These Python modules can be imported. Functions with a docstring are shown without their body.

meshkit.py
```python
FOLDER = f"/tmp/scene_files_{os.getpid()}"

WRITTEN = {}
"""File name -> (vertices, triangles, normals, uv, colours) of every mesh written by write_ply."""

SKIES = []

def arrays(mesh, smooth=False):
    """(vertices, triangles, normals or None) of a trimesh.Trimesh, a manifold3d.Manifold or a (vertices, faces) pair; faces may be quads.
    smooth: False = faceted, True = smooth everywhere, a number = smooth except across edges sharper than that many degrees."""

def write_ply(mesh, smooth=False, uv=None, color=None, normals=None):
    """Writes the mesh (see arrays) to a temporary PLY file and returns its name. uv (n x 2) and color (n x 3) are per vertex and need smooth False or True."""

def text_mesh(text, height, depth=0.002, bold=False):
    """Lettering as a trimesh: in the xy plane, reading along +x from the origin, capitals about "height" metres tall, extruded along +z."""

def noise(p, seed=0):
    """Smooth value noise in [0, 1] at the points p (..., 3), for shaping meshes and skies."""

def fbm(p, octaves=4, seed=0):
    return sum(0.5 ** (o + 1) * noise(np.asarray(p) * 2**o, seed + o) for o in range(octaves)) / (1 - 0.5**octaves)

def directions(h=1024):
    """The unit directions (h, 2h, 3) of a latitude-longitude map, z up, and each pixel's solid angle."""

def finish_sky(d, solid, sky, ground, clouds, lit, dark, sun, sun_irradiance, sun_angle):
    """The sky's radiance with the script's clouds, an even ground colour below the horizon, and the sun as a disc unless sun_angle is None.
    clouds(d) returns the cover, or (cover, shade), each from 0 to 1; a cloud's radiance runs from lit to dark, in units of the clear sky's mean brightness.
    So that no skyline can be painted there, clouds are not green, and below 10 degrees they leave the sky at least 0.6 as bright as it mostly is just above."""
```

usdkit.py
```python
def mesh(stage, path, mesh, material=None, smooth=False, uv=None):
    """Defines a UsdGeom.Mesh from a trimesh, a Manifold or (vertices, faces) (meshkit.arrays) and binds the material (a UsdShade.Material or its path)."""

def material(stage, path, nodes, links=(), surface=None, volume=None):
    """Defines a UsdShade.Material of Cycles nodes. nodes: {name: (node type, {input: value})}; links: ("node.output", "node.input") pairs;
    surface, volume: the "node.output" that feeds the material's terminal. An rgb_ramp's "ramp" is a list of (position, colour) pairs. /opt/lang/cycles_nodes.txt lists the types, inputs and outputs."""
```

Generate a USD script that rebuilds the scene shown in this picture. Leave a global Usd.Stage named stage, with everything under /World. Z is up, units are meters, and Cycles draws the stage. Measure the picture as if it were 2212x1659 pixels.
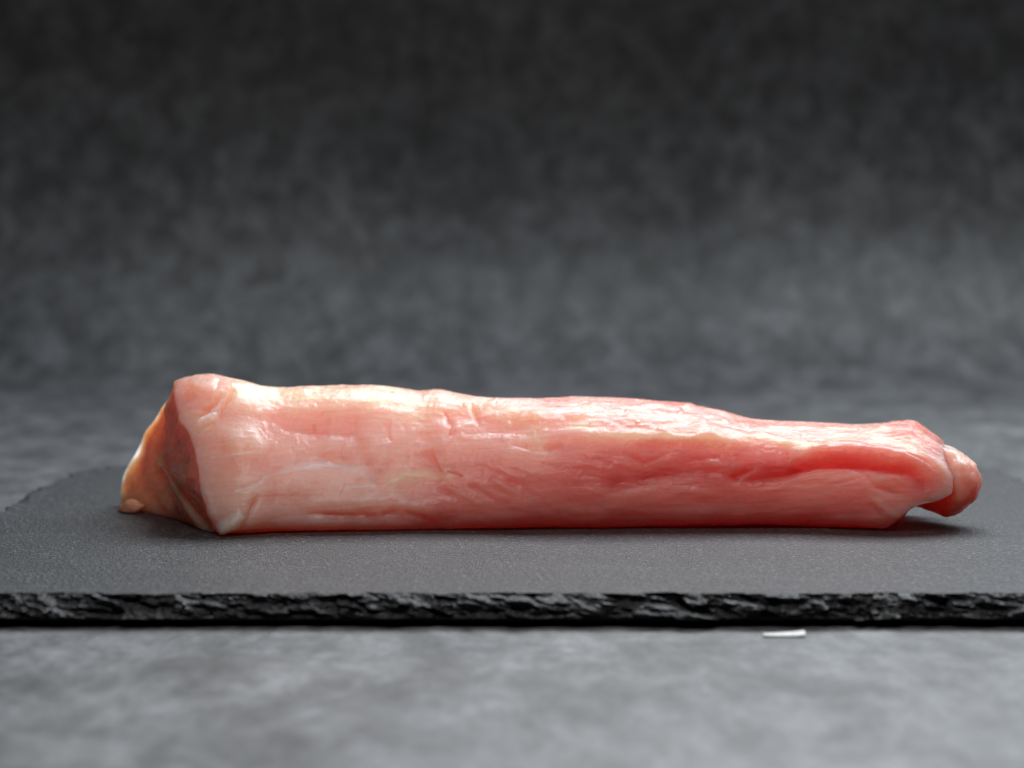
import math, numpy as np, trimesh, usdkit, meshkit
from pxr import Usd, UsdGeom, UsdLux, UsdShade, Gf, Sdf, Vt
from scipy.interpolate import PchipInterpolator, CubicSpline
from scipy.ndimage import gaussian_filter
from scipy.spatial import cKDTree

stage = Usd.Stage.CreateInMemory()
UsdGeom.SetStageUpAxis(stage, UsdGeom.Tokens.z)
UsdGeom.SetStageMetersPerUnit(stage, 1.0)
UsdGeom.Xform.Define(stage, '/World')
UsdGeom.Scope.Define(stage, '/World/Looks')

# ------------------------------------------------------------------ camera
F, CX, CY = 5340.0, 1106.0, 829.5           # focal length and centre, in units of the picture's 2212-wide sketch grid
PITCH = math.radians(4.2)
CAMD = 0.49                                  # camera stands this far in front of the meat's front foot line (y = 0)
CAMH = CAMD * math.tan(PITCH + math.atan((1150 - CY) / F))
cam = UsdGeom.Camera.Define(stage, '/World/camera')
cam.AddTranslateOp().Set(Gf.Vec3d(0, -CAMD, CAMH))
cam.AddRotateXOp().Set(90 - math.degrees(PITCH))
cam.CreateHorizontalApertureAttr(17.3)
cam.CreateVerticalApertureAttr(17.3 * 0.75)
cam.CreateFocalLengthAttr(17.3 * F / 2212)
cam.CreateFStopAttr(8.0)
cam.CreateFocusDistanceAttr(0.473)
cam.CreateClippingRangeAttr(Gf.Vec2f(0.01, 100))
cam.CreateExposureAttr(0.0)

# ------------------------------------------------------------------ lamps
def rect_light(name, pos, target, w, h, power, color):
    l = UsdLux.RectLight.Define(stage, '/World/' + name)
    d = (Gf.Vec3d(*target) - Gf.Vec3d(*pos)).GetNormalized()
    m = Gf.Matrix4d().SetLookAt(Gf.Vec3d(*pos), Gf.Vec3d(*target), Gf.Vec3d(0, 0, 1)).GetInverse()
    l.AddTransformOp().Set(m)
    l.CreateWidthAttr(w); l.CreateHeightAttr(h)
    l.CreateIntensityAttr(power); l.CreateColorAttr(Gf.Vec3f(*color))
    return l
rect_light('window_light', (0.36, 0.52, 0.78), (0.26, -1.0, 0.22), 0.9, 0.6, 12.5, (0.90, 0.96, 1.0))
rect_light('room_light', (-0.01, -0.205, 0.27), (-0.02, 0.0, 0.01), 0.22, 0.16, 5.6, (1.0, 0.94, 0.88))

# ------------------------------------------------------------------ helpers
def tag(prim, label=None, cat=None, group=None, kind=None):
    for k, v in (('label', label), ('category', cat), ('group', group), ('kind', kind)):
        if v: prim.SetCustomDataByKey(k, v)
    return prim

def project(p):
    """world points to sketch-grid positions"""
    q = p - np.array([0, -CAMD, CAMH])
    c, s = math.cos(PITCH), math.sin(PITCH)
    depth = q[..., 1] * c - q[..., 2] * s
    up = q[..., 1] * s + q[..., 2] * c
    return CX + F * q[..., 0] / depth, CY - F * up / depth

def z_at(py, y):
    """height of a point at distance y seen at row py"""
    return CAMH - np.tan(PITCH + np.arctan((py - CY) / F)) * (CAMD + y)

def x_at(px, y, z):
    c, s = math.cos(PITCH), math.sin(PITCH)
    return (px - CX) / F * ((y + CAMD) * c - (z - CAMH) * s)

def y_on(py, z=0.0):
    return (CAMH - z) / np.tan(PITCH + np.arctan((py - CY) / F)) - CAMD

def grid_faces(n, m, wrap=False):
    i, j = np.meshgrid(np.arange(n - 1), np.arange(m if wrap else m - 1), indexing='ij')
    a = i * m + j; b = i * m + (j + 1) % m
    c = (i + 1) * m + (j + 1) % m; d = (i + 1) * m + j
    return np.stack([a, b, c, d], -1).reshape(-1, 4)

def tri(f4):
    return np.vstack([f4[:, [0, 1, 2]], f4[:, [0, 2, 3]]])

def primvar(m, name, values):
    UsdGeom.PrimvarsAPI(m).CreatePrimvar(name, Sdf.ValueTypeNames.Color3fArray, 'vertex').Set(Vt.Vec3fArray.FromNumpy(np.asarray(values, np.float32)))

def vnormals(v, f):
    n = np.zeros_like(v)
    fn = np.cross(v[f[:, 1]] - v[f[:, 0]], v[f[:, 2]] - v[f[:, 0]])
    for k in range(3): np.add.at(n, f[:, k], fn)
    return n / np.maximum(np.linalg.norm(n, axis=1, keepdims=True), 1e-15)

def fbm(x, y, z=0.0, o=4, seed=0):
    x, y, z = np.broadcast_arrays(x, y, z)
    return meshkit.fbm(np.stack([x, y, z], -1), o, seed) - 0.5

# ------------------------------------------------------------------ materials
def L(n): return '/World/Looks/' + n

def backdrop_material():
    return usdkit.material(stage, L('mottled_vinyl'), {
        'g': ('geometry', {}),
        'm': ('mapping', {'scale': (1, 0.5, 0.85)}),
        'n1': ('noise_texture', {'scale': 92.0, 'detail': 5.0, 'roughness': 0.68, 'distortion': 0.4}),
        'n2': ('noise_texture', {'scale': 11.0, 'detail': 3.0, 'roughness': 0.6}),
        'n3': ('noise_texture', {'scale': 340.0, 'detail': 4.0, 'roughness': 0.7}),
        'r1': ('rgb_ramp', {'ramp': [(0.32, (0.044, 0.045, 0.047)), (0.45, (0.074, 0.076, 0.080)), (0.56, (0.114, 0.118, 0.125)), (0.70, (0.160, 0.167, 0.177))]}),
        'r2': ('rgb_ramp', {'ramp': [(0.34, (0.74, 0.75, 0.78)), (0.66, (1.14, 1.14, 1.13))]}),
        'r3': ('rgb_ramp', {'ramp': [(0.32, (0.68, 0.68, 0.68)), (0.68, (1.32, 1.32, 1.32))]}),
        'x': ('mix_color', {'blend_type': 'multiply', 'fac': 1.0, 'use_clamp': False}),
        'x2': ('mix_color', {'blend_type': 'multiply', 'fac': 1.0, 'use_clamp': False}),
        'b': ('bump', {'strength': 0.35, 'distance': 0.0004}),
        'p': ('principled_bsdf', {'roughness': 0.55, 'specular_ior_level': 0.4}),
    }, [('g.position', 'm.vector'), ('m.vector', 'n1.vector'), ('m.vector', 'n2.vector'), ('m.vector', 'n3.vector'),
        ('n1.fac', 'r1.fac'), ('n2.fac', 'r2.fac'), ('n3.fac', 'r3.fac'), ('r1.color', 'x.a'), ('r2.color', 'x.b'),
        ('x.result', 'x2.a'), ('r3.color', 'x2.b'), ('x2.result', 'p.base_color'), ('n3.fac', 'b.height'), ('b.normal', 'p.normal')], surface='p.BSDF')

def slate_material():
    return usdkit.material(stage, L('slate'), {
        'g': ('geometry', {}),
        'm': ('mapping', {'mapping_type': 'texture', 'rotation': (0, 0, 0.12), 'scale': (1.5, 1.0, 1)}),
        'n1': ('noise_texture', {'scale': 1700.0, 'detail': 3.0, 'roughness': 0.72}),
        'n2': ('noise_texture', {'scale': 40.0, 'detail': 4.0, 'roughness': 0.6}),
        'n4': ('noise_texture', {'scale': 2600.0, 'detail': 1.0, 'roughness': 0.5}),
        'r1': ('rgb_ramp', {'ramp': [(0.38, (0.011, 0.012, 0.014)), (0.54, (0.021, 0.023, 0.027)), (0.61, (0.062, 0.067, 0.076)), (0.68, (0.27, 0.285, 0.31))]}),
        'r2': ('rgb_ramp', {'ramp': [(0.35, (0.8, 0.8, 0.82)), (0.65, (1.15, 1.14, 1.13))]}),
        'x': ('mix_color', {'blend_type': 'multiply', 'fac': 1.0, 'use_clamp': False}),
        'a': ('math', {'math_type': 'multiply_add', 'value2': 0.6}),
        'b': ('bump', {'strength': 1.0, 'distance': 0.0006}),
        'p': ('principled_bsdf', {'roughness': 0.48, 'specular_ior_level': 0.40}),
    }, [('g.position', 'm.vector'), ('m.vector', 'n1.vector'), ('m.vector', 'n2.vector'), ('g.position', 'n4.vector'),
        ('n1.fac', 'r1.fac'), ('n2.fac', 'r2.fac'), ('r1.color', 'x.a'), ('r2.color', 'x.b'), ('x.result', 'p.base_color'),
        ('n4.fac', 'a.value1'), ('n1.fac', 'a.value3'), ('a.value', 'b.height'), ('b.normal', 'p.normal')], surface='p.BSDF')

def meat_material(name, rough=0.19, sss=0.0024, weight=1.0):
    return usdkit.material(stage, L(name), {
        'c': ('attribute', {'attribute': 'tint'}),
        'g': ('geometry', {}),
        'm': ('mapping', {'rotation': (0, 0.06, 0), 'scale': (0.10, 1.0, 1.0)}),
        'nf': ('noise_texture', {'scale': 1500.0, 'detail': 3.0, 'roughness': 0.6, 'distortion': 0.3}),
        'ng': ('noise_texture', {'scale': 1000.0, 'detail': 3.0, 'roughness': 0.6}),
        'rf': ('rgb_ramp', {'ramp': [(0.3, (0.96, 0.93, 0.92)), (0.7, (1.04, 1.05, 1.05))]}),
        'x': ('mix_color', {'blend_type': 'multiply', 'fac': 1.0, 'use_clamp': False}),
        'rr': ('map_range', {'from_min': 0.35, 'from_max': 0.65, 'to_min': rough - 0.07, 'to_max': rough + 0.14}),
        'h': ('math', {'math_type': 'multiply_add', 'value2': 0.35}),
        'b': ('bump', {'strength': 0.38, 'distance': 0.00042}),
        'p': ('principled_bsdf', {'subsurface_method': 'random_walk', 'subsurface_weight': weight, 'subsurface_scale': sss,
                                  'subsurface_radius': (1.0, 0.45, 0.32), 'specular_ior_level': 0.22, 'ior': 1.4}),
    }, [('c.color', 'x.a'), ('g.position', 'm.vector'), ('m.vector', 'nf.vector'), ('g.position', 'ng.vector'), ('nf.fac', 'rf.fac'),
        ('rf.color', 'x.b'), ('x.result', 'p.base_color'), ('ng.fac', 'rr.value'), ('rr.result', 'p.roughness'),
        ('nf.fac', 'h.value1'), ('ng.fac', 'h.value3'), ('h.value', 'b.height'), ('b.normal', 'p.normal')], surface='p.BSDF')

# ------------------------------------------------------------------ backdrop: one sheet of mottled vinyl, flat in front and rolled up behind
TZ = -0.0056
def make_backdrop():
    R, yb, top = 0.125, 0.56, 0.26
    prof = [(-0.62, 0.0), (0.0, 0.0), (0.20, 0.0)]
    for a in np.linspace(0, math.pi / 2 * 1.03, 40):
        prof.append((yb - R + R * math.sin(a), R - R * math.cos(a)))
    y0, z0 = prof[-1]; a = math.pi / 2 * 1.03
    for k in np.linspace(0.01, top, 20):
        prof.append((y0 + k * math.cos(a), z0 + k * math.sin(a)))
    prof = np.array(prof)
    xs = np.linspace(-0.62, 0.62, 125)
    P = np.zeros((len(xs), len(prof), 3))
    P[..., 0] = xs[:, None]; P[..., 1] = prof[None, :, 0]; P[..., 2] = prof[None, :, 1] + TZ
    # the sheet does not lie perfectly: slow waves in the roll
    w = np.clip((P[..., 1] - 0.30) / 0.2, 0, 1)
    P[..., 1] += w * 0.006 * np.sin(P[..., 0] * 9 + 1.0) + w * 0.01 * fbm(P[..., 0] * 5, P[..., 2] * 5, 3.0, 2, 5)
    m = usdkit.mesh(stage, '/World/backdrop', (P.reshape(-1, 3), tri(grid_faces(len(xs), len(prof)))[:, ::-1]), backdrop_material(), smooth=True)
    tag(m.GetPrim(), 'mottled grey stone-look sheet under the board, curving up behind it', 'backdrop', kind='structure')
make_backdrop()

# ------------------------------------------------------------------ slate board
SYF, SYB, SXL, SXR, ST = float(y_on(1281)), float(y_on(1004)), -0.1085, 0.1215, 0.0050
def chip(u, v, seed):
    """outward relief of a hand-split edge, u along it in m, v from 0 at the top to 1 at the bottom"""
    rng = np.random.default_rng(seed)
    out = np.zeros_like(u)
    for cell, aspect, slant, amp, step in ((0.0030, 1.5, 1.5, 0.75, 0.00030), (0.0015, 1.2, 1.4, 0.75, 0.00025), (0.0007, 1.2, 0.8, 0.6, 0.00010)):
        h = v * ST
        a = (u - slant * h) / (cell * aspect); b = h / (cell * 0.62)
        lo, hi = a.min() - 2, a.max() + 2
        nb = max(3, int(b.max()) + 4)
        n = int((hi - lo) * nb)
        c = np.stack([rng.uniform(lo, hi, n), rng.uniform(-1.5, b.max() + 1.5, n)], 1)
        # a facet slopes down and out (lit from above) or hangs over (dark)
        gv = np.where(rng.random(n) < 0.50, rng.uniform(0.4, 1.5, n), rng.uniform(-2.3, -0.8, n)) * amp
        gu = rng.normal(0, 0.12, n) * amp
        base = rng.normal(0, step, n)
        w = 0.12 * np.stack([fbm(a * 1.7, b * 1.7, 1.0, 3, seed), fbm(a * 1.7, b * 1.7, 9.0, 3, seed)], -1) * 4
        q = np.stack([a, b], -1) + w
        _, k = cKDTree(c).query(q.reshape(-1, 2))
        k = k.reshape(u.shape)
        da, db = (a - c[k, 0]) * cell * aspect, (b - c[k, 1]) * cell * 0.62
        out += base[k] + gv[k] * db + gu[k] * da
    return out

def make_slate():
    rng = np.random.default_rng(4)
    nx, ny, nv = 1150, 150, 36
    xs = np.linspace(SXL, SXR, nx)
    v = np.linspace(0, 1, nv)
    V, F4, off = [], [], 0
    def add(P, flip=False):
        nonlocal off
        n, m = P.shape[:2]
        f = tri(grid_faces(n, m))
        F4.append((f[:, ::-1] if flip else f) + off); V.append(P.reshape(-1, 3)); off += n * m
    def side(u, seed):
        U, W = np.meshgrid(u, v, indexing='ij')
        o = chip(U, W, seed)
        o = gaussian_filter(o, (0.6, 0.5))
        o -= o.mean()
        q = np.clip((W - 0.70) / 0.22, 0, 1); o *= 1 - q * q * (3 - 2 * q)
        o += 0.0036 * np.clip(W, 0, 0.76) - 0.016 * np.clip(W - 0.78, 0, 1) - 0.0004
        o[:, 0] = np.minimum(o[:, 0], 0.0003)
        return o
    of, ob = side(xs, 11), side(xs, 12)
    ys = np.linspace(0, 1, 900)
    yl = SYF + (SYB - SYF) * ys
    ol, orr = side(yl, 13), side(yl, 14)
    def corner(t): return 0.0
    # outline wander
    wl = 0.004 * fbm(yl * 25, 0, 1.0, 3, 2) + 0.0065 * np.exp(-((yl - SYB) / 0.012) ** 2) + 0.0045 * np.exp(-((yl - SYB) / 0.035) ** 2)
    wr = 0.004 * fbm(yl * 25, 0, 7.0, 3, 3) + 0.006 * np.exp(-((yl - SYB) / 0.012) ** 2) + 0.004 * np.exp(-((yl - SYB) / 0.035) ** 2)
    L0 = SXL + wl - ol[:, 0]; R0 = SXR - wr + orr[:, 0]
    f0 = SYF - of[:, 0]; b0 = SYB + ob[:, 0] + 0.003 * fbm(xs * 30, 0, 4.0, 3, 8)
    s = np.linspace(0, 1, nx); t = np.linspace(0, 1, len(ys))
    # top sheet: blended from its four outlines
    tt = np.concatenate([np.linspace(0, 0.03, 24)[:-1], np.linspace(0.03, 0.97, 120)[:-1], np.linspace(0.97, 1, 12)])
    S, T = np.meshgrid(s, tt, indexing='ij')
    X = np.interp(T, t, L0) * (1 - S) + np.interp(T, t, R0) * S
    Y = np.interp(S, s, f0) * (1 - T) ** 6 + np.interp(S, s, b0) * T ** 6 + (1 - (1 - T) ** 6 - T ** 6) * (SYF + (SYB - SYF) * T)
    Y += (SYF * 0)
    Z = 0.00026 * fbm(X * 45 + Y * 25, Y * 90, 0, 3, 21) 
    near = np.exp(-((X / 0.11) ** 8))
    top = np.stack([X, Y, Z - 0.00012], -1)
    add(top)
    Ztop = top[..., 2]
    def strip(x, y, z0, o, nxy, wan=0, flip=False):
        P = np.zeros((len(x), nv, 3))
        d = o - o[:, :1]
        P[..., 0] = x[:, None] + d * nxy[0]; P[..., 1] = y[:, None] + d * nxy[1]
        P[..., 2] = z0[:, None] * (1 - v) - ST * v
        add(P, flip)
    strip(top[:, 0, 0], top[:, 0, 1], top[:, 0, 2], of, (0, -1), flip=True)
    strip(top[:, -1, 0], top[:, -1, 1], top[:, -1, 2], ob, (0, 1))
    ti = np.interp(tt, t, np.arange(len(t)))
    def pick(o): return np.stack([np.interp(ti, np.arange(len(t)), o[:, k]) for k in range(nv)], 1)
    strip(top[0, :, 0], top[0, :, 1], top[0, :, 2], pick(ol), (-1, 0))
    strip(top[-1, :, 0], top[-1, :, 1], top[-1, :, 2], pick(orr), (1, 0), flip=True)
    # underside
    bx, by = np.meshgrid(np.linspace(SXL + 0.004, SXR - 0.004, 3), np.linspace(SYF + 0.0025, SYB - 0.0025, 3), indexing='ij')
    add(np.stack([bx, by, np.full_like(bx, -ST)], -1), True)
    vv, ff = np.vstack(V), np.vstack(F4)
    # it lies on four felt-thin high spots, a hair above the sheet
    m = usdkit.mesh(stage, '/World/slate_board', (vv, ff), slate_material(), smooth=50)
    tag(m.GetPrim(), 'dark slate serving board with rough chipped edge lying on the grey sheet', 'slate board')
make_slate()

# ------------------------------------------------------------------ the meat
TOP = np.array([(250, 905), (300, 880), (345, 850), (377, 830), (400, 819), (430, 813), (460, 812), (500, 818), (540, 827), (570, 834), (600, 837), (650, 835), (700, 834), (750, 833),
    (790, 833), (830, 838), (860, 843), (910, 848), (950, 845), (985, 852), (1020, 856), (1070, 858), (1150, 858), (1250, 859), (1370, 862), (1420, 867), (1470, 872), (1520, 880),
    (1560, 890), (1600, 901), (1630, 907), (1700, 911), (1800, 915), (1870, 917), (1930, 916), (1965, 914), (1985, 922), (2010, 940), (2040, 962), (2085, 996), (2130, 1030)], float)
top_f = PchipInterpolator(*TOP.T)
FOOT = np.array([(250, 1128), (440, 1146), (520, 1150), (600, 1146), (800, 1143), (950, 1140), (1300, 1139), (1700, 1138), (1850, 1141), (1915, 1144), (2130, 1145)], float)
foot_f = PchipInterpolator(*FOOT.T)
WID = np.array([(250, 0.0195), (450, 0.0205), (800, 0.0205), (1200, 0.0200), (1600, 0.0185), (1900, 0.0165), (2130, 0.0125)], float)
wid_f = PchipInterpolator(*WID.T)

CS_REST = [(0.45, 0.95), (0.78, 0.78), (0.96, 0.50), (0.95, 0.22), (0.78, 0.02), (0.3, -0.01), (-0.3, -0.01)]
CS_SLUMP = np.array([(-0.84, 0.00), (-0.96, 0.06), (-1.0, 0.16), (-0.95, 0.30), (-0.84, 0.47), (-0.68, 0.64), (-0.47, 0.80), (-0.22, 0.93), (0.10, 1.0)] + CS_REST)
CS_STEEP = np.array([(-0.74, 0.00), (-0.91, 0.08), (-0.99, 0.22), (-1.0, 0.38), (-0.95, 0.55), (-0.82, 0.72), (-0.58, 0.87), (-0.26, 0.96), (0.08, 1.0)] + CS_REST)
def section(m):
    def par(cs):
        c = np.vstack([cs, cs[:1]])
        k = np.concatenate([[0], np.cumsum(np.linalg.norm(np.diff(c * [1, 1.4], axis=0), axis=1))])
        return k / k[-1], c
    k, c0 = par(CS_STEEP); c1 = par(CS_SLUMP)[1]
    dense = np.interp(np.linspace(0, 1, m, endpoint=False), [0, 0.78, 1.0], [0, 0.55, 1.0])
    return CubicSpline(k, c1, bc_type='periodic')(dense), CubicSpline(k, c0, bc_type='periodic')(dense), dense, k

class Stroke:
    def __init__(self, pts): self.p = np.array(pts, float)
    def dist(self, x, y):
        best = np.full(x.shape, 1e9); side = np.zeros(x.shape); along = np.zeros(x.shape)
        lens = np.linalg.norm(np.diff(self.p, axis=0), axis=1); tot = lens.sum(); s0 = 0
        for (a, b), l in zip(zip(self.p[:-1], self.p[1:]), lens):
            d = (b - a) / max(l, 1e-9)
            t = np.clip((x - a[0]) * d[0] + (y - a[1]) * d[1], 0, l)
            dx, dy = x - a[0] - t * d[0], y - a[1] - t * d[1]
            r = np.hypot(dx, dy)
            k = r < best
            best = np.where(k, r, best); side = np.where(k, np.sign(d[0] * dy - d[1] * dx), side); along = np.where(k, (s0 + t) / tot, along)
            s0 += l
        return best, side, along

def ends(a, soft=0.32): return np.clip(a / soft, 0, 1) ** 0.7 * np.clip((1 - a) / soft, 0, 1) ** 0.7

# (kind, size, height in mm, path)   groove/ridge: gaussian across; ledge: the surface right of the direction of travel stands proud and fades over "size"
RELIEF = [
    ('ledge', 34, 1.3, [(512, 829), (490, 860), (476, 881), (466, 910), (445, 936), (430, 954)]),
    ('groove', 7, -1.1, [(505, 838), (484, 868), (470, 890), (462, 912)]),
    ('groove', 9, -1.2, [(412, 905), (440, 886), (478, 858), (496, 842)]),
    ('ridge', 5, 0.9, [(420, 924), (440, 912), (468, 896)]),
    ('groove', 4, -0.7, [(422, 938), (440, 926), (463, 912)]),
    ('ridge', 13, 0.7, [(398, 845), (430, 838), (470, 830)]),
    ('ridge', 12, 2.5, [(466, 1146), (484, 1138), (506, 1126), (526, 1112)]),
    ('ridge', 8, 0.8, [(440, 1055), (456, 1090), (464, 1125)]),
    ('groove', 5, -1.0, [(558, 1066), (545, 1095), (534, 1125), (520, 1142)]),
    ('ledge', 26, -0.45, [(510, 1088), (560, 1070), (606, 1066), (653, 1062)]),
    ('groove', 4, -0.35, [(510, 1061), (540, 1052), (565, 1039), (566, 1026)]),
    ('ridge', 3, 0.10, [(567, 1032), (632, 1016), (674, 1003), (755, 1001)]),
    ('groove', 26, -1.2, [(600, 925), (680, 930), (760, 930), (790, 975)]),
    ('groove', 30, -0.9, [(640, 975), (720, 985), (790, 1000)]),
    ('ridge', 26, 0.8, [(480, 960), (540, 950), (580, 980)]),
    ('groove', 16, -0.9, [(787, 975), (807, 1015), (834, 1044)]),
    ('ridge', 3, 0.12, [(746, 1054), (780, 1050), (809, 1046)]),
    ('ridge', 9, 0.35, [(834, 1044), (873, 1027), (934, 1022), (968, 1028)]),
    ('ledge', 22, -1.1, [(848, 905), (846, 930), (850, 955)]),
    ('groove', 9, -0.8, [(962, 885), (974, 920), (966, 960)]),
    ('ledge', 30, -1.2, [(934, 965), (951, 1008), (968, 1022)]),
    ('groove', 2.5, -0.9, [(966, 1017), (982, 1021), (998, 1029)]),
    ('groove', 6, -0.6, [(941, 1054), (965, 1062), (990, 1078)]),
    ('groove', 7, -0.7, [(1010, 1047), (1040, 1060), (1072, 1083)]),
    ('ridge', 7, 0.7, [(1058, 1034), (1090, 1050), (1130, 1073)]),
    ('ridge', 5, 0.45, [(985, 1062), (1010, 1073), (1040, 1090)]),
    ('groove', 8, -0.6, [(1085, 1035), (1130, 1052), (1180, 1085)]),
    ('groove', 9, -0.9, [(600, 1120), (702, 1112), (800, 1117), (873, 1104), (909, 1117), (946, 1136)]),
    ('ridge', 14, 0.8, [(640, 1090), (740, 1088), (850, 1082), (900, 1094), (950, 1110)]),
    ('ridge', 4, 0.6, [(1027, 902), (1042, 884), (1078, 861)]),
    ('groove', 5, -0.6, [(1018, 872), (1024, 890), (1036, 915)]),
    ('ridge', 9, 0.5, [(1105, 905), (1140, 900), (1180, 903)]),
    ('groove', 10, -0.7, [(1100, 960), (1150, 972), (1200, 962), (1240, 965)]),
    ('ridge', 13, 0.65, [(1243, 912), (1270, 926), (1310, 938), (1360, 943), (1430, 938), (1500, 946), (1579, 955), (1650, 948), (1700, 956), (1732, 966)]),
    ('groove', 12, -0.5, [(1270, 898), (1340, 915), (1420, 915), (1520, 918)]),
    ('groove', 5, -0.5, [(1344, 979), (1365, 984), (1391, 998), (1425, 986), (1450, 975)]),
    ('groove', 22, -1.1, [(1298, 1052), (1359, 1040), (1432, 1026), (1500, 1014), (1560, 1022)]),
    ('groove', 4, -0.5, [(1470, 1000), (1500, 990), (1560, 985), (1610, 984)]),
    ('ridge', 8, 0.8, [(1515, 999), (1545, 1000), (1580, 1004)]),
    ('groove', 9, -1.3, [(1560, 1036), (1590, 1026), (1627, 1008), (1650, 1000)]),
    ('groove', 11, -2.6, [(1600, 1042), (1647, 1032), (1696, 1024), (1728, 1009), (1769, 1002), (1830, 1001), (1867, 1006), (1916, 1011), (1964, 1022), (1994, 1042), (2003, 1062)]),
    ('ridge', 20, 2.2, [(1700, 990), (1760, 978), (1830, 974), (1900, 978), (1960, 990), (2010, 1012), (2035, 1040)]),
    ('ridge', 34, 0.3, [(1700, 1070), (1790, 1055), (1880, 1060), (1930, 1085)]),
    ('groove', 5, -0.7, [(1845, 1008), (1866, 1025), (1891, 1052), (1938, 1068), (1968, 1072)]),
    ('ridge', 7, 0.7, [(1895, 1032), (1930, 1030), (1960, 1044)]),
    ('ridge', 7, 0.8, [(1880, 1080), (1906, 1094), (1940, 1120)]),
    ('groove', 6, -0.5, [(1850, 1075), (1880, 1094), (1912, 1124)]),
    ('ridge', 4, 0.6, [(1960, 970), (2005, 990), (2038, 1012), (2052, 1040)]),
    ('groove', 4, -0.5, [(1950, 985), (1995, 1001), (2022, 1020)]),
]
def small_relief():
    """short cross wrinkles over the thick end, long grain lines along the red muscle"""
    rng = np.random.default_rng(9)
    out = []
    for k in range(70):
        x, y = rng.uniform(520, 1180), rng.uniform(862, 1010)
        l, t = rng.uniform(6, 22), rng.normal(0.15, 0.3)
        out.append(('ridge' if rng.random() < 0.75 else 'groove', rng.uniform(2.5, 6), rng.uniform(0.06, 0.26) * (1 if out and out[-1][0] == 'ridge' else 1), [(x, y), (x + l * math.sin(t) * 0.5, y + l * 0.5), (x + l * math.sin(t), y + l)]))
        if out[-1][0] == 'groove': out[-1] = (*out[-1][:2], -out[-1][2], out[-1][3])
    for k in range(150):
        x, y = rng.uniform(850, 1900), rng.uniform(955, 1128)
        l = rng.uniform(40, 190)
        slope = np.interp(x, [850, 1150, 1400, 1700, 1900], [0.30, 0.36, -0.06, -0.14, 0.10]) + rng.normal(0, 0.06)
        bend = rng.normal(0, 4)
        out.append((*(('groove', rng.uniform(2.5, 5), -rng.uniform(0.03, 0.14)) if rng.random() < 0.6 else ('ridge', rng.uniform(3, 7), rng.uniform(0.03, 0.14))), [(x, y), (x + l / 2, y + slope * l / 2 + bend), (x + l, y + slope * l)]))
    for k in range(70):
        x, y = rng.uniform(1180, 2000), rng.uniform(868, 945)
        l = rng.uniform(8, 60); out.append(('ridge', rng.uniform(2, 5), rng.uniform(0.08, 0.30), [(x, y), (x + l, y + l * rng.normal(0.08, 0.12))]))
    return out
RELIEF += small_relief()
CREAM, PINK, PALE, RED, DEEP, LILAC, ORANGE = (0.84, 0.64, 0.45), (0.89, 0.415, 0.36), (0.93, 0.545, 0.47), (0.70, 0.14, 0.125), (0.60, 0.07, 0.072), (0.88, 0.72, 0.74), (0.84, 0.48, 0.33)
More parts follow.
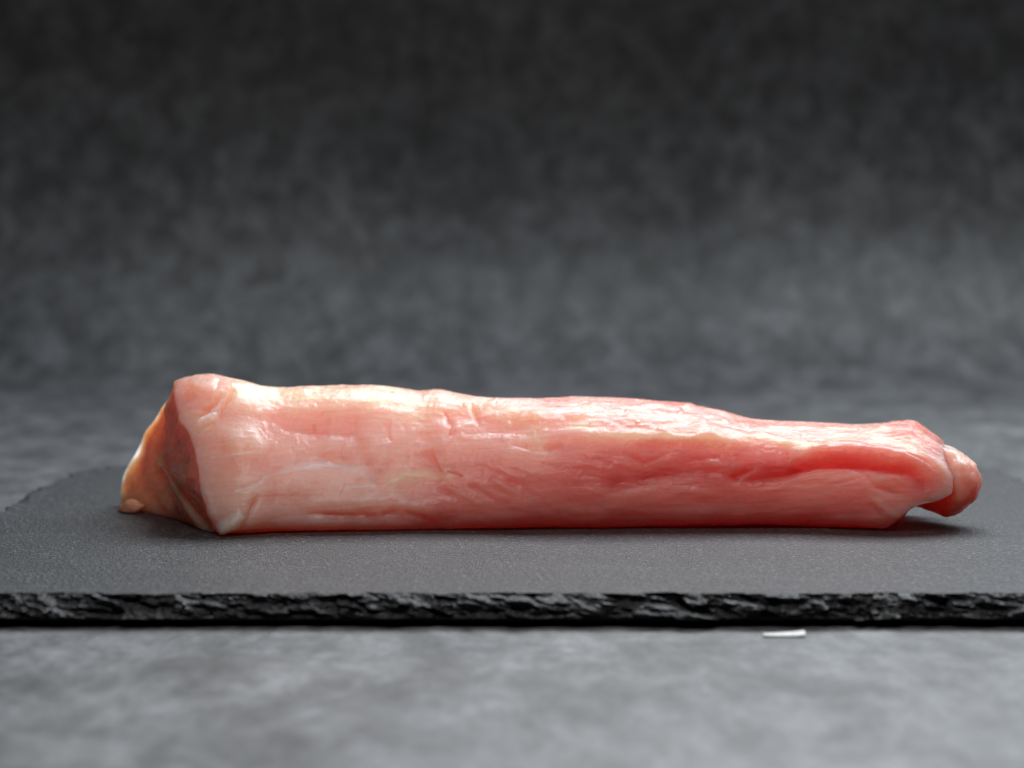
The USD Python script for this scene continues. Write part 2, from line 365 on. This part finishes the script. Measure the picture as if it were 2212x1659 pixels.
# (colour, radius, opacity, path)
TINT = [
    (PALE, 120, 0.75, [(480, 900), (760, 930), (1100, 930), (1250, 925)]),
    (PALE, 60, 0.5, [(520, 1040), (700, 1035), (850, 1000)]),
    (RED, 60, 0.55, [(980, 1040), (1150, 1030), (1300, 1010)]),
    (RED, 55, 0.85, [(1250, 1020), (1400, 1010), (1560, 1015), (1700, 1020)]),
    (RED, 55, 0.75, [(950, 1105), (1300, 1090), (1850, 1095)]),
    (DEEP, 22, 0.6, [(1330, 1045), (1450, 1025), (1560, 1025), (1650, 1015)]),
    (DEEP, 15, 0.9, [(1590, 1030), (1650, 1020), (1700, 1015), (1760, 1000), (1860, 1001), (1960, 1020), (2000, 1060)]),
    (RED, 26, 0.6, [(1760, 995), (1850, 990), (1950, 1005), (2010, 1040)]),
    (PINK, 30, 0.5, [(1720, 1070), (1850, 1060), (1940, 1080)]),
    (CREAM, 34, 0.9, [(520, 850), (640, 855), (760, 858), (860, 868), (900, 880)]),
    (CREAM, 26, 0.5, [(930, 870), (1050, 880), (1150, 910), (1165, 960)]),
    (CREAM, 14, 0.5, [(834, 1044), (873, 1027), (934, 1022), (968, 1028)]),
    (CREAM, 17, 0.7, [(1243, 914), (1270, 928), (1310, 938), (1360, 943), (1430, 938), (1500, 946), (1579, 955), (1650, 948), (1700, 956), (1732, 966)]),
    (CREAM, 15, 0.85, [(1740, 966), (1800, 952), (1870, 943), (1940, 955), (1990, 968)]),
    (PINK, 14, 0.7, [(1990, 968), (2030, 990), (2050, 1020), (2058, 1060)]),
    (PALE, 25, 0.8, [(1260, 880), (1400, 895), (1540, 915), (1700, 925), (1900, 930)]),
    (LILAC, 14, 0.6, [(620, 1010), (700, 1000), (800, 1015)]),
    (LILAC, 4, 0.5, [(567, 1032), (632, 1016), (674, 1003), (755, 1001)]),
    (LILAC, 3, 0.8, [(510, 1061), (540, 1052), (565, 1039)]),
    (LILAC, 5, 0.6, [(746, 1054), (780, 1050), (809, 1046)]),
    (LILAC, 3, 0.5, [(458, 990), (500, 985), (549, 977)]),
    (PINK, 40, 0.55, [(600, 925), (700, 930), (770, 945), (800, 1000)]),
    (PINK, 26, 0.6, [(500, 1020), (550, 1005), (580, 1025)]),
    (ORANGE, 9, 0.8, [(412, 905), (440, 886), (478, 858)]),
    (ORANGE, 5, 0.8, [(422, 938), (440, 926), (463, 912)]),
    (PALE, 12, 0.6, [(470, 1142), (500, 1126), (530, 1108)]),
    (DEEP, 2.5, 0.9, [(966, 1017), (982, 1021), (998, 1029)]),
    (RED, 6, 0.5, [(962, 890), (974, 920), (966, 960)]),
    (RED, 10, 0.5, [(702, 1116), (800, 1120), (880, 1108), (940, 1130)]),
]

def relief(px, py):
    out = np.zeros_like(px)
    for kind, size, mm, path in RELIEF:
        p = np.array(path)
        pad = size * 4 + 10
        k = (px > p[:, 0].min() - pad) & (px < p[:, 0].max() + pad) & (py > p[:, 1].min() - pad) & (py < p[:, 1].max() + pad)
        if not k.any(): continue
        big = size >= 15 or abs(mm) >= 1.5
        wob = 4.0 if big else 9.0
        x = px[k] + wob * fbm(px[k] / 26, py[k] / 20, 2.0, 4, 31); y = py[k] + wob * fbm(px[k] / 26, py[k] / 20, 8.0, 4, 32)
        d, s, a = Stroke(path).dist(x, y)
        e = ends(a)
        if kind == 'ledge':
            g = np.where(s > 0, np.exp(-(d / size)) * (1 - np.exp(-(d / 2.2) ** 2)), 0)
        elif kind == 'groove':
            g = np.exp(-np.abs(d / (size * 0.95)) ** 1.5)
        else:
            g = np.exp(-(d / size) ** 2)
        out[k] += mm * 1e-3 * g * e * (1.0 if big else 1.0) * np.clip(0.85 + (0.35 if big else 1.6) * fbm(px[k] / 34, py[k] / 34, 4.0, 2, 33), 0.15, 1.4)
    return out

def tint(px, py, col):
    for c, r, o, path in TINT:
        p = np.array(path); pad = r * 2.4
        k = (px > p[:, 0].min() - pad) & (px < p[:, 0].max() + pad) & (py > p[:, 1].min() - pad) & (py < p[:, 1].max() + pad)
        if not k.any(): continue
        w = min(14.0, r * 1.1)
        x = px[k] + w * 1.6 * fbm(px[k] / 45, py[k] / 16, 2.0, 4, 41); y = py[k] + w * fbm(px[k] / 60, py[k] / 14, 8.0, 4, 42)
        d, s, a = Stroke(path).dist(x, y)
        g = o * np.exp(-(d / r) ** 2 * 1.2) * np.clip(0.75 + 0.9 * fbm(px[k] / 40, py[k] / 10, 5.0, 3, 43), 0, 1)
        col[k] = col[k] * (1 - g[:, None]) + np.array(c) * g[:, None]
    return col

meat = UsdGeom.Xform.Define(stage, '/World/pork_tenderloin').GetPrim()
tag(meat, 'raw pink pork tenderloin lying lengthwise across the slate board', 'raw meat')

def make_body():
    n, m = 1000, 400
    sec, steep, ang, knots = section(m)
    # where each end of the body stops, going round from the front foot over the top to the back and under
    kn = knots[:-1]
    left = np.array([455, 460, 446, 432, 428, 412, 384, 377, 377, 374, 338, 290, 262, 264, 330, 410], float)
    right = np.array([1912, 1930, 1972, 2030, 2058, 2060, 2050, 2040, 2035, 2040, 2045, 2030, 1990, 1950, 1900, 1895], float)
    pl = PchipInterpolator(np.r_[kn, 1.0], np.r_[left, left[0]])(ang)
    pr = PchipInterpolator(np.r_[kn, 1.0], np.r_[right, right[0]])(ang)
    s = np.linspace(0, 1, n)
    s = s + 0.0 * s
    def surf(PX, yn, zn):
        b = wid_f(np.clip(PX, 255, 2125))
        yf = y_on(foot_f(np.clip(PX, 255, 2125)))           # front foot line on the board
        yc = yf + 0.74 * b
        Y = yc + yn * b
        zt = z_at(top_f(np.clip(PX, 255, 2125)), yc - 0.12 * b) - 0.0003
        Z = np.maximum(zn, -0.02) * zt
        return Y, Z
    PX = pl[None, :] + (pr - pl)[None, :] * s[:, None]
    up = np.clip((PX - 850) / 500, 0, 1); up = up * up * (3 - 2 * up)
    YN = sec[:, 0] * (1 - up) + steep[:, 0] * up; ZN = sec[:, 1] * (1 - up) + steep[:, 1] * up
    rings = 46
    # caps: each end rolls over its rim and closes on an uneven face
    def cap(edge, sign, deep, rim, sec):
        k = np.linspace(0, 1, rings + 1)[1:] ** 1.15
        cy, cz = 0.1, 0.42
        c = []
        for q in k:
            sh = 1 - q
            yn, zn = cy + (sec[:, 0] - cy) * sh, cz + (sec[:, 1] - cz) * sh
            mean = np.average(edge) if deep is None else deep
            e = edge * sh + mean * (1 - sh) + sign * rim * math.sin(min(1, q * 3.2) * math.pi / 2)
            c.append((e, yn, zn))
        return [np.stack(x) for x in zip(*c)]
    l = cap(pl, -1, 350, 5, sec); r = cap(pr, 1, 2010, 9, steep)
    PXa = np.vstack([l[0][::-1], PX, r[0]]); YNa = np.vstack([l[1][::-1], YN, r[1]]); ZNa = np.vstack([l[2][::-1], ZN, r[2]])
    Y, Z = surf(PXa, YNa, ZNa)
    X = x_at(PXa, Y, Z)
    P = np.stack([X, Y, Z], -1)
    N, M = P.shape[:2]
    f = tri(grid_faces(N, M, True))
    v = P.reshape(-1, 3)
    nrm = vnormals(v, f)
    if (nrm[:, 2] * (v[:, 2] - 0.012)).sum() < 0: f = f[:, ::-1]; nrm = -nrm
    px, py = project(v)
    face = np.clip((-nrm[:, 1] + 0.55 * nrm[:, 2]) * 2.2 + 0.35, 0, 1)
    body = np.zeros((N, M), bool); body[rings:N - rings] = True
    isb = body.ravel()
    rim = np.zeros(N); rim[rings:N - rings] = 1.0
    d = relief(px, py) * face * np.where(isb, 1.0, 0.0)
    # whole-surface unevenness: slow lumps, long fibres, short cross wrinkles on the thick end
    ucoord = px / 10.8; w = py / 10.8                      # about mm
    ang2 = np.broadcast_to(ang * 110, (N, M)).ravel()
    d += 0.0016 * fbm(ucoord / 17, ang2 / 9, 0, 3, 51)
    d += 0.0004 * fbm((ucoord + ang2 * 0.8) / 9, (ang2 - ucoord * 0.10) / 2.6, 0, 4, 52) * np.clip((px - 700) / 300, 0.3, 1)
    lw = np.clip((1250 - px) / 300, 0, 1)
    d += 0.00045 * fbm((ucoord - ang2 * 0.12) / 3.0, ang2 / 6.5, 0, 3, 53) * lw
    d += 0.00012 * fbm(ucoord / 1.3, ang2 / 1.3, 0, 3, 54)
    capm = ~isb
    d[capm] += 0.0022 * fbm(v[capm, 1] * 120, v[capm, 2] * 180, 0, 4, 55)
    low = np.clip(v[:, 2] / 0.003, 0, 1)
    v = v + nrm * d[:, None]
    v[:, 2] = np.maximum(v[:, 2], -0.0001 + 0.00015 * (1 - low))
    # soften the rims a little
    P = v.reshape(N, M, 3)
    sm = gaussian_filter(P, (1.2, 0.9, 0), mode=['nearest', 'wrap', 'nearest'])
    wgt = np.zeros(N); wgt[rings - 14:rings + 14] = 1; wgt[N - rings - 20:N - rings + 20] = 1; wgt = gaussian_filter(wgt, 4)[:, None, None]
    sm2 = gaussian_filter(P, (2.2, 0.8, 0), mode=['nearest', 'wrap', 'nearest'])
    P = P * (1 - wgt) + (0.5 * sm + 0.5 * sm2) * wgt
    P[0] = P[0].mean(0); P[-1] = P[-1].mean(0)
    v = P.reshape(-1, 3)
    v[:, 2] = np.maximum(v[:, 2], -0.0001)
    # colour of the meat itself
    base = np.array(PINK) * np.clip((1500 - px) / 900, 0, 1)[:, None] + np.array((0.80, 0.29, 0.26)) * (1 - np.clip((1500 - px) / 900, 0, 1))[:, None]
    mott = fbm(ucoord / 9, ang2 / 3.5, 0, 4, 61)[:, None]
    col = base * (1 + 0.25 * mott * np.array([0.4, 1.0, 1.0]))
    ct = tint(px, py, col.copy())
    fr = (face * np.where(isb, 1, 0))[:, None]
    col = col * (1 - fr) + ct * fr
    fib = fbm((ucoord + ang2) / 14, (ang2 - ucoord * 0.1) / 0.7, 0, 3, 62)[:, None]
    col *= 1 + 0.20 * fib * np.array([0.35, 1.0, 1.0])
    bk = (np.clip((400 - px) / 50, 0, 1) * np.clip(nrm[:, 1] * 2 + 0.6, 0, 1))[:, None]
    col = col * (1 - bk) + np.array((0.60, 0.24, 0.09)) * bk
    lc = capm & (px < 800)
    t = np.clip((v[lc, 1] - 0.004) / 0.03, 0, 1)[:, None]
    cc = np.array((0.68, 0.24, 0.17)) * (1 - t) + np.array((0.64, 0.33, 0.19)) * t
    col[lc] = cc * (1 + 0.5 * fbm(v[lc, 1] * 300, v[lc, 2] * 300, 0, 4, 63)[:, None])
    rc = capm & (px > 1800)
    col[rc] = np.array((0.84, 0.40, 0.32)) * (1 + 0.3 * fbm(v[rc, 1] * 300, v[rc, 2] * 300, 0, 4, 64)[:, None])
    mesh = usdkit.mesh(stage, '/World/pork_tenderloin/muscle', (v, f), meat_material('raw_pork'), smooth=True)
    primvar(mesh, 'tint', np.clip(col, 0.02, 0.96))
make_body()

def lobe(name, path, mat, seed, color_fn, n=150, m=110, lump=0.0007, cap=0.14, label=None):
    """a rounded lump of meat along a path of (px, py, y, half height mm, half depth mm)"""
    a = np.array(path, float)
    k = np.linspace(0, 1, len(a))
    sp = PchipInterpolator(k, a)
    t = np.linspace(0, 1, n)
    q = sp(t)
    round_ = np.clip(np.sin(np.clip(t / max(0.10, cap * 0.9), 0, 1) * math.pi / 2), 0, 1) * np.sqrt(np.clip(1 - np.clip((t - 1 + cap) / cap, 0, 1) ** 2, 0, 1))
    th = np.linspace(0, 2 * math.pi, m, endpoint=False)
    ex = 0.85
    cs, sn = np.sign(np.cos(th)) * np.abs(np.cos(th)) ** ex, np.sign(np.sin(th)) * np.abs(np.sin(th)) ** ex
    zc = z_at(q[:, 1], q[:, 2]); 
    Y = q[:, 2, None] - cs * (q[:, 4] * 1e-3 * round_)[:, None]
    Z = zc[:, None] + sn * (q[:, 3] * 1e-3 * round_)[:, None]
    X = x_at(q[:, 0], q[:, 2], zc)[:, None] + 0 * Y
    v = np.stack([X, Y, Z], -1).reshape(-1, 3)
    f = tri(grid_faces(n, m, True))
    nrm = vnormals(v, f)
    c = np.repeat(np.stack([X[:, 0], q[:, 2], zc], 1), m, 0)
    if ((v - c) * nrm).sum() < 0: f = f[:, ::-1]; nrm = -nrm
    d = lump * (2 * fbm(v[:, 0] * 170, v[:, 1] * 170, v[:, 2] * 170, 4, seed) + 1.2 * fbm(v[:, 0] * 420, v[:, 1] * 420, v[:, 2] * 420, 3, seed + 1))
    v = v + nrm * d[:, None]
    v[:, 2] = np.maximum(v[:, 2], 0.0001)
    col = color_fn(v)
    mesh = usdkit.mesh(stage, '/World/pork_tenderloin/' + name, (v, f), mat, smooth=True)
    primvar(mesh, 'tint', np.clip(col, 0.02, 0.96))
    if label: mesh.GetPrim().SetCustomDataByKey('label', label)

tip_skin = meat_material('raw_tip', 0.25, 0.0013)
scrap_skin = meat_material('raw_shred', 0.3, 0.0008, 0.3)
raw = stage.GetPrimAtPath(L('raw_pork')) and UsdShade.Material.Get(stage, L('raw_pork'))
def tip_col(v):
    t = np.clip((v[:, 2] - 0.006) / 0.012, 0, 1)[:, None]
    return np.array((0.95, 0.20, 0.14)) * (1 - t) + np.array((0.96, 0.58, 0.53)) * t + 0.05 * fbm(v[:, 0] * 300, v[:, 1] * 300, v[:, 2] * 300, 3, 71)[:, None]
lobe('tip_flap', [(1900, 1010, 0.019, 7, 7), (1960, 1012, 0.018, 7.8, 7.5), (2010, 1023, 0.0165, 7.6, 8.5), (2046, 1038, 0.0125, 7.2, 9), (2085, 1040, 0.0105, 5.3, 7), (2118, 1041, 0.0105, 3.2, 5)], tip_skin, 72, tip_col, label='ragged pale tip hanging clear of the board')

def shred_col(v): return np.array((0.52, 0.25, 0.16)) + 0.10 * fbm(v[:, 0] * 300, v[:, 1] * 300, v[:, 2] * 300, 3, 73)[:, None] + 0 * v
lobe('shred', [(312, 1092, 0.031, 1.2, 2.0), (292, 1096, 0.032, 1.5, 2.0), (275, 1099, 0.033, 1.7, 2.0), (256, 1102, 0.034, 1.5, 1.8)], scrap_skin, 74, shred_col, n=60, m=48, lump=0.0006, cap=0.45)

# ------------------------------------------------------------------ the white scrap in front of the board
def make_scrap():
    y0, y1 = float(y_on(1376.5, TZ)), float(y_on(1372, TZ))
    n, m = 40, 14
    U, W = np.meshgrid(np.linspace(0, 1, n), np.linspace(0, 1, m), indexing='ij')
    Y = y0 + (y1 - y0) * W + 0.0004 * fbm(U * 5, W * 3, 0, 3, 81)
    X = x_at(1651 + (1741 - 1651) * U - 4 * W + 3 * fbm(W * 4, U * 0, 0, 3, 82), Y, TZ)
    Y = Y - 0.0004 * (1 - U)
    Z = TZ + 0.0003 + 0.0005 * (U - 0.5) ** 2 + 0.0004 * W * U
    P = np.stack([X, Y, Z], -1).reshape(-1, 3)
    f = tri(grid_faces(n, m))
    v = np.vstack([P, P - [0, 0, 0.00015]])
    border = np.concatenate([np.arange(m), np.arange(1, n) * m + m - 1, (n - 1) * m + np.arange(m - 2, -1, -1), np.arange(n - 2, 0, -1) * m])
    nx = np.roll(border, -1); k = n * m
    sides = np.vstack([np.stack([border, nx, nx + k], 1), np.stack([border, nx + k, border + k], 1)])
    mat = usdkit.material(stage, L('white_paper'), {
        'n': ('noise_texture', {'scale': 900.0, 'detail': 3.0}), 'r': ('rgb_ramp', {'ramp': [(0.3, (0.50, 0.50, 0.50)), (0.7, (0.70, 0.69, 0.68))]}),
        'p': ('principled_bsdf', {'roughness': 0.6})}, [('n.fac', 'r.fac'), ('r.color', 'p.base_color')], surface='p.BSDF')
    me = usdkit.mesh(stage, '/World/paper_scrap', (v, np.vstack([f, f[:, ::-1] + k, sides])), mat, smooth=40)
    tag(me.GetPrim(), 'tiny white scrap lying on the grey sheet just in front of the slate', 'scrap')
make_scrap()
